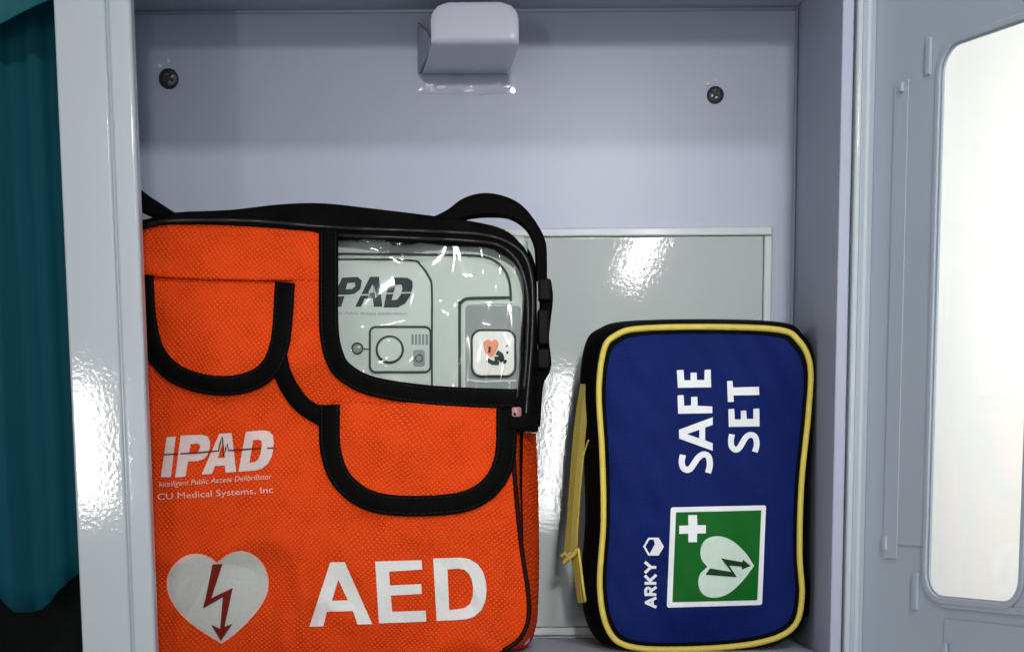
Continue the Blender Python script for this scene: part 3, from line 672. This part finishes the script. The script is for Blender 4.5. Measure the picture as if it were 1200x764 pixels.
strokes('pulse_line', [(dz_([(60, 292), (200, 288), (222, 250), (232, 300), (242, 284), (400, 278)]), False)], 1.5, SD, 0.0024, M['device_light'], dev)
text_sheet('small_print', 'Intelligent Public Access Defibrillator', *dz_([(-20, 376), (372, 378)]), 4.6, SD, 0.0021, M['device_dark'], dev, shear=0.2)

# ------------------------------------------------------------------ blue pouch
BY = -0.092
pip = zp([(125, 110), (150, 80), (200, 65), (350, 61), (500, 67), (545, 90), (571, 145), (567, 250), (552, 400), (548, 550), (553, 645), (532, 712), (450, 745), (300, 757), (180, 751), (133, 712), (116, 620), (124, 480), (121, 330), (114, 200)], 1.845, 640, 350)
PIP = smooth_path([Vector(p) for p in pip], True, 6)
def SP(px, py, off=0.0):
    u = max(-1, min(1, (px-822)/124)); v = max(-1, min(1, (py-571)/190))
    bulge = 0.008*(1-abs(u)**3.0)*(1-abs(v)**4)
    wr = 0.0010*math.sin(px*0.03+py*0.021)+0.0042*noise.noise(Vector((px*0.013, py*0.013, 8.2)))+0.0026*noise.noise(Vector(((px-py*0.6)*0.035, (py+px*0.6)*0.010, 2.2)))
    # diagonal crease near the upper left corner
    d = ((px-790)*0.75+(py-430)*-0.66)/9; e = max(0, 1-abs((px-790)*0.66+(py-430)*0.75)/60)
    cr = -0.0034*math.exp(-d*d)*e
    return pix(px, py, BY-bulge-(wr+cr)*(1-abs(u)**6)-off+0.004*(571-py)/190)
pouch = thing('blue_pouch', (pix(822, 758, -0.055).x, -0.055, ZF), 'navy blue zip pouch with yellow piping and SAFE SET lettering', 'pouch')
BL = M['blue']
sheet('front_panel', [[tuple(p) for p in PIP]], SP, 0, BL, pouch, grid=6)
inner = [(822+(p.x-822)*0.955, 571+(p.y-571)*0.972) for p in PIP]
strokes('edge_binding', [(inner, True)], 5, SP, 0.0006, M['black'], pouch)
tube('piping', [SP(p.x, p.y, 0.0012) for p in PIP], 0.0018, M['yellow'], pouch, True, 10)
def gr(p, l, t, r, b, Y):
    u = (p.x-822)/122; v = (p.y-571)/186
    q = Vector((p.x+(u*l if u < 0 else u*r), p.y+(v*t if v < 0 else v*b)))
    k = pix(q.x, q.y, Y); k.z = max(k.z, ZF+0.0006); return k
loft('gusset', [[SP(p.x, p.y, -0.001) for p in PIP], [gr(p, 13, 5, 4, 2, -0.083) for p in PIP], [gr(p, 22, 9, 5, 2, -0.064) for p in PIP], [gr(p, 23, 9, 3, 2, -0.042) for p in PIP], [gr(p, 14, 5, -4, 0, -0.022) for p in PIP]], M['black'], pouch)
# webbing carry handle along the zip side
def handle(name, left, right, Y0, Y1, mat):
    a = smooth_path([Vector(p) for p in left], n=6); b = smooth_path([Vector(p) for p in right], n=6)
    bm = bmesh.new(); rows = []
    for p, q in zip(a, b):
        m_ = (p+q)/2
        rows.append([bm.verts.new(pix(p.x, p.y, Y0+0.002)), bm.verts.new(pix(m_.x, m_.y, Y0-0.0005)), bm.verts.new(pix(q.x, q.y, Y0)), bm.verts.new(pix(q.x, q.y, Y1)), bm.verts.new(pix(p.x, p.y, Y1))])
    for p, q in zip(rows, rows[1:]):
        for k in range(5): bm.faces.new((p[k], p[(k+1) % 5], q[(k+1) % 5], q[k]))
    bm.faces.new(rows[0]); bm.faces.new(rows[-1][::-1])
    return bm_obj(name, bm, mat, pouch, False)
handle('carry_handle', [(680, 450), (674, 490), (669, 540), (665, 600), (661, 650)], [(692, 450), (688, 490), (685, 522), (680, 560), (676, 642)], -0.076, -0.066, M['olive'])
handle('handle_edge', [(688.5, 515), (682.5, 535), (679, 570), (676, 610), (674.5, 640)], [(690.5, 515), (684.5, 535), (681, 570), (678, 610), (676.5, 640)], -0.0778, -0.0762, M['yellow'])
handle('carry_handle', [(669, 645), (672, 670), (677, 706)], [(679, 640), (683, 670), (686.5, 706)], -0.079, -0.070, M['olive'])
tube('zip_pull', [pix(*p, -0.081) for p in ((660, 660), (665, 654), (672, 650), (677, 642))], 0.0016, M['gold'], pouch)
tube('zip_pull', [pix(*p, -0.082) for p in ((678, 643), (680, 660), (683, 685), (686, 704))], 0.0008, M['yellow'], pouch)
tube('zip_pull', [pix(*p, -0.082) for p in ((657, 652), (662, 648), (668, 656), (672, 646))], 0.0011, M['gold'], pouch)
# stitched tab on the right side
handle('side_tab', [(944, 676), (944, 700), (944, 722)], [(948, 676), (948.5, 700), (948, 722)], -0.078, -0.066, M['black_gloss'])
# --- lettering
def sf(p): return zp(p, 5.093, 770, 420)
WLB = M['white_lab']
for lp in ([sf([(118, 70), (158, 68), (162, 130), (200, 130), (200, 85), (236, 84), (238, 128), (282, 128), (284, 68), (320, 66), (323, 172), (124, 175)])],
           [sf([(122, 220), (158, 218), (162, 282), (203, 280), (203, 230), (240, 228), (242, 282), (330, 286), (330, 326), (126, 330)])],
           [sf([(130, 425), (332, 350), (332, 396), (287, 412), (287, 488), (332, 505), (332, 550), (132, 478)]), sf([(178, 451), (252, 425), (252, 476)])],
           [sf([(418, 135), (450, 133), (453, 173), (608, 168), (610, 218), (456, 220), (458, 258), (422, 260)])],
           [sf([(425, 302), (460, 300), (464, 363), (500, 363), (500, 312), (532, 310), (535, 360), (574, 360), (575, 300), (610, 298), (612, 405), (428, 408)])]):
    sheet('letter', lp, SP, 0.0007, WLB, pouch, grid=6)
for pth, wd in (([(154, 574), (147, 615), (155, 650), (178, 664), (200, 655), (222, 625), (245, 592), (275, 572), (303, 580), (314, 610), (314, 645), (304, 682)], 7.2), ([(447, 452), (441, 490), (446, 525), (466, 543), (488, 536), (508, 505), (530, 470), (557, 455), (583, 465), (594, 495), (593, 525), (583, 557)], 6.8)):
    strokes('letter', [([tuple(p) for p in smooth_path([Vector(q) for q in sf(pth)], n=4)], False)], wd, SP, 0.0007, WLB, pouch)
def sg(p): return zp(p, 4.242, 730, 560)
sgn = sheet('emblem_border', [[tuple(q) for q in sg([(246, 145), (704, 135), (711, 142), (692, 622), (684, 630), (226, 643), (218, 636), (238, 152)])]], SP, 0.0007, WLB, pouch, grid=6)
sheet('emblem_field', [sg([(264, 170), (688, 160), (668, 606), (246, 616)])], SP, 0.0010, M['green'], pouch, grid=6)
sheet('cross', [sg([(325, 184), (368, 183), (370, 234), (412, 233), (412, 274), (369, 275), (368, 318), (325, 318), (325, 276), (280, 277), (280, 236), (325, 235)])], SP, 0.0014, WLB, pouch, grid=6)
ht = [tuple(p) for p in smooth_path([Vector(q) for q in sg([(652, 435), (610, 372), (545, 312), (475, 288), (412, 305), (386, 355), (392, 405), (420, 440)])], n=4)]+[tuple(p) for p in smooth_path([Vector(q) for q in sg([(420, 440), (382, 480), (376, 535), (402, 580), (460, 594), (530, 570), (600, 505), (652, 435)])], n=4)][1:-1]
sheet('heart', [ht], SP, 0.0014, M['pale_heart'], pouch, grid=6)
sheet('bolt_arrow', [sg([(432, 448), (540, 466), (487, 398), (592, 417), (598, 406), (636, 436), (592, 454), (590, 440), (528, 434), (567, 492), (410, 480)])], SP, 0.0018, M['green_dark'], pouch, grid=6)
strokes('letter', [(sg([(166, 641), (110, 617)]), False), (sg([(110, 619), (166, 594)]), False), (sg([(146, 632), (146, 604)]), False)], 3.4, SP, 0.0007, WLB, pouch)
strokes('letter', [(sg([(108, 578), (166, 578)]), False), (sg([(113, 578), (113, 554), (120, 546), (130, 546), (138, 554), (138, 578)]), False), (sg([(138, 562), (166, 540)]), False)], 3.4, SP, 0.0007, WLB, pouch)
strokes('letter', [(sg([(108, 522), (166, 522)]), False), (sg([(140, 516), (109, 483)]), False), (sg([(132, 512), (166, 480)]), False)], 3.4, SP, 0.0007, WLB, pouch)
strokes('letter', [(sg([(109, 470), (138, 444)]), False), (sg([(109, 416), (138, 442)]), False), (sg([(134, 443), (166, 443)]), False)], 3.4, SP, 0.0007, WLB, pouch)
hx = [(152+46*math.cos(math.radians(a)), 340+46*math.sin(math.radians(a))) for a in (0, 60, 120, 180, 240, 300)]
strokes('hexagon_mark', [(sg(hx), True, 2.6)], 2.2, SP, 0.0007, WLB, pouch)
sheet('hexagon_mark', [sg([(152, 340), (175, 300), (196, 340), (176, 380), (130, 380)])], SP, 0.0008, WLB, pouch)
sheet('hexagon_mark', [sg([(150, 300), (174, 300), (160, 330)])], SP, 0.0009, WLB, pouch)

# ------------------------------------------------------------------ teal curtain at the left, shadow board below it
def curtain():
    bm = bmesh.new(); nx, nz = 70, 40; rows = []
    x0, x1 = -0.62, XL-0.004
    for j in range(nz+1):
        row = []
        for i in range(nx+1):
            s = i/nx; x = x0+(x1-x0)*s
            fold = 0.007*math.sin(x*95+0.5)+0.006*math.sin(x*230+1.2)+0.003*math.sin(x*520)
            hem = pix(60, 690, -0.03).z+0.012*math.sin(x*95-0.6)+0.10*(x-x1)*0.3
            zt = 0.55; z = zt+(hem-zt)*j/nz
            y = -0.05+fold*(0.7+0.5*j/nz)+0.003*noise.noise(Vector((x*20, z*4, 0)))
            row.append(bm.verts.new((x, y, z)))
        rows.append(row)
    for p, q in zip(rows, rows[1:]):
        for k in range(nx): bm.faces.new((p[k], p[k+1], q[k+1], q[k]))
    o = bm_obj('curtain', bm, M['teal'], None, True)
    o['label'] = 'teal satin curtain hanging beside the white cabinet'; o['category'] = 'curtain'
    md = o.modifiers.new('solid', 'SOLIDIFY'); md.thickness = 0.0012
    # lit wedge across the top, its light put into a paler sheet
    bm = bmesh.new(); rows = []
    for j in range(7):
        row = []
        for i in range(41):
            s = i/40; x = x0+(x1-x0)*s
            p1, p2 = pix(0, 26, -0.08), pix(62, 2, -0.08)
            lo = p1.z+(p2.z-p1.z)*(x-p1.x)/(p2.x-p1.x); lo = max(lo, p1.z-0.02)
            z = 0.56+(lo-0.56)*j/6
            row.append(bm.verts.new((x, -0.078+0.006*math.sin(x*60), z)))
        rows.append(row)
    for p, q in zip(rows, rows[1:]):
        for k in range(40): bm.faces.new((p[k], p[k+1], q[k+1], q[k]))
    v = bm_obj('lit_wedge', bm, M['teal_lit'], o, True); md = v.modifiers.new('solid', 'SOLIDIFY'); md.thickness = 0.0015
curtain()
bb = box('shadow_board', -0.66, XL-0.003, 0.0, 0.028, -0.60, pix(60, 560, 0).z, M['shadow_board'], None, 0.002)  # added board, shade of the gap below the hem put into its black
bb['label'] = 'black shadow board painted as the dark gap under the teal curtain hem'; bb['category'] = 'board'
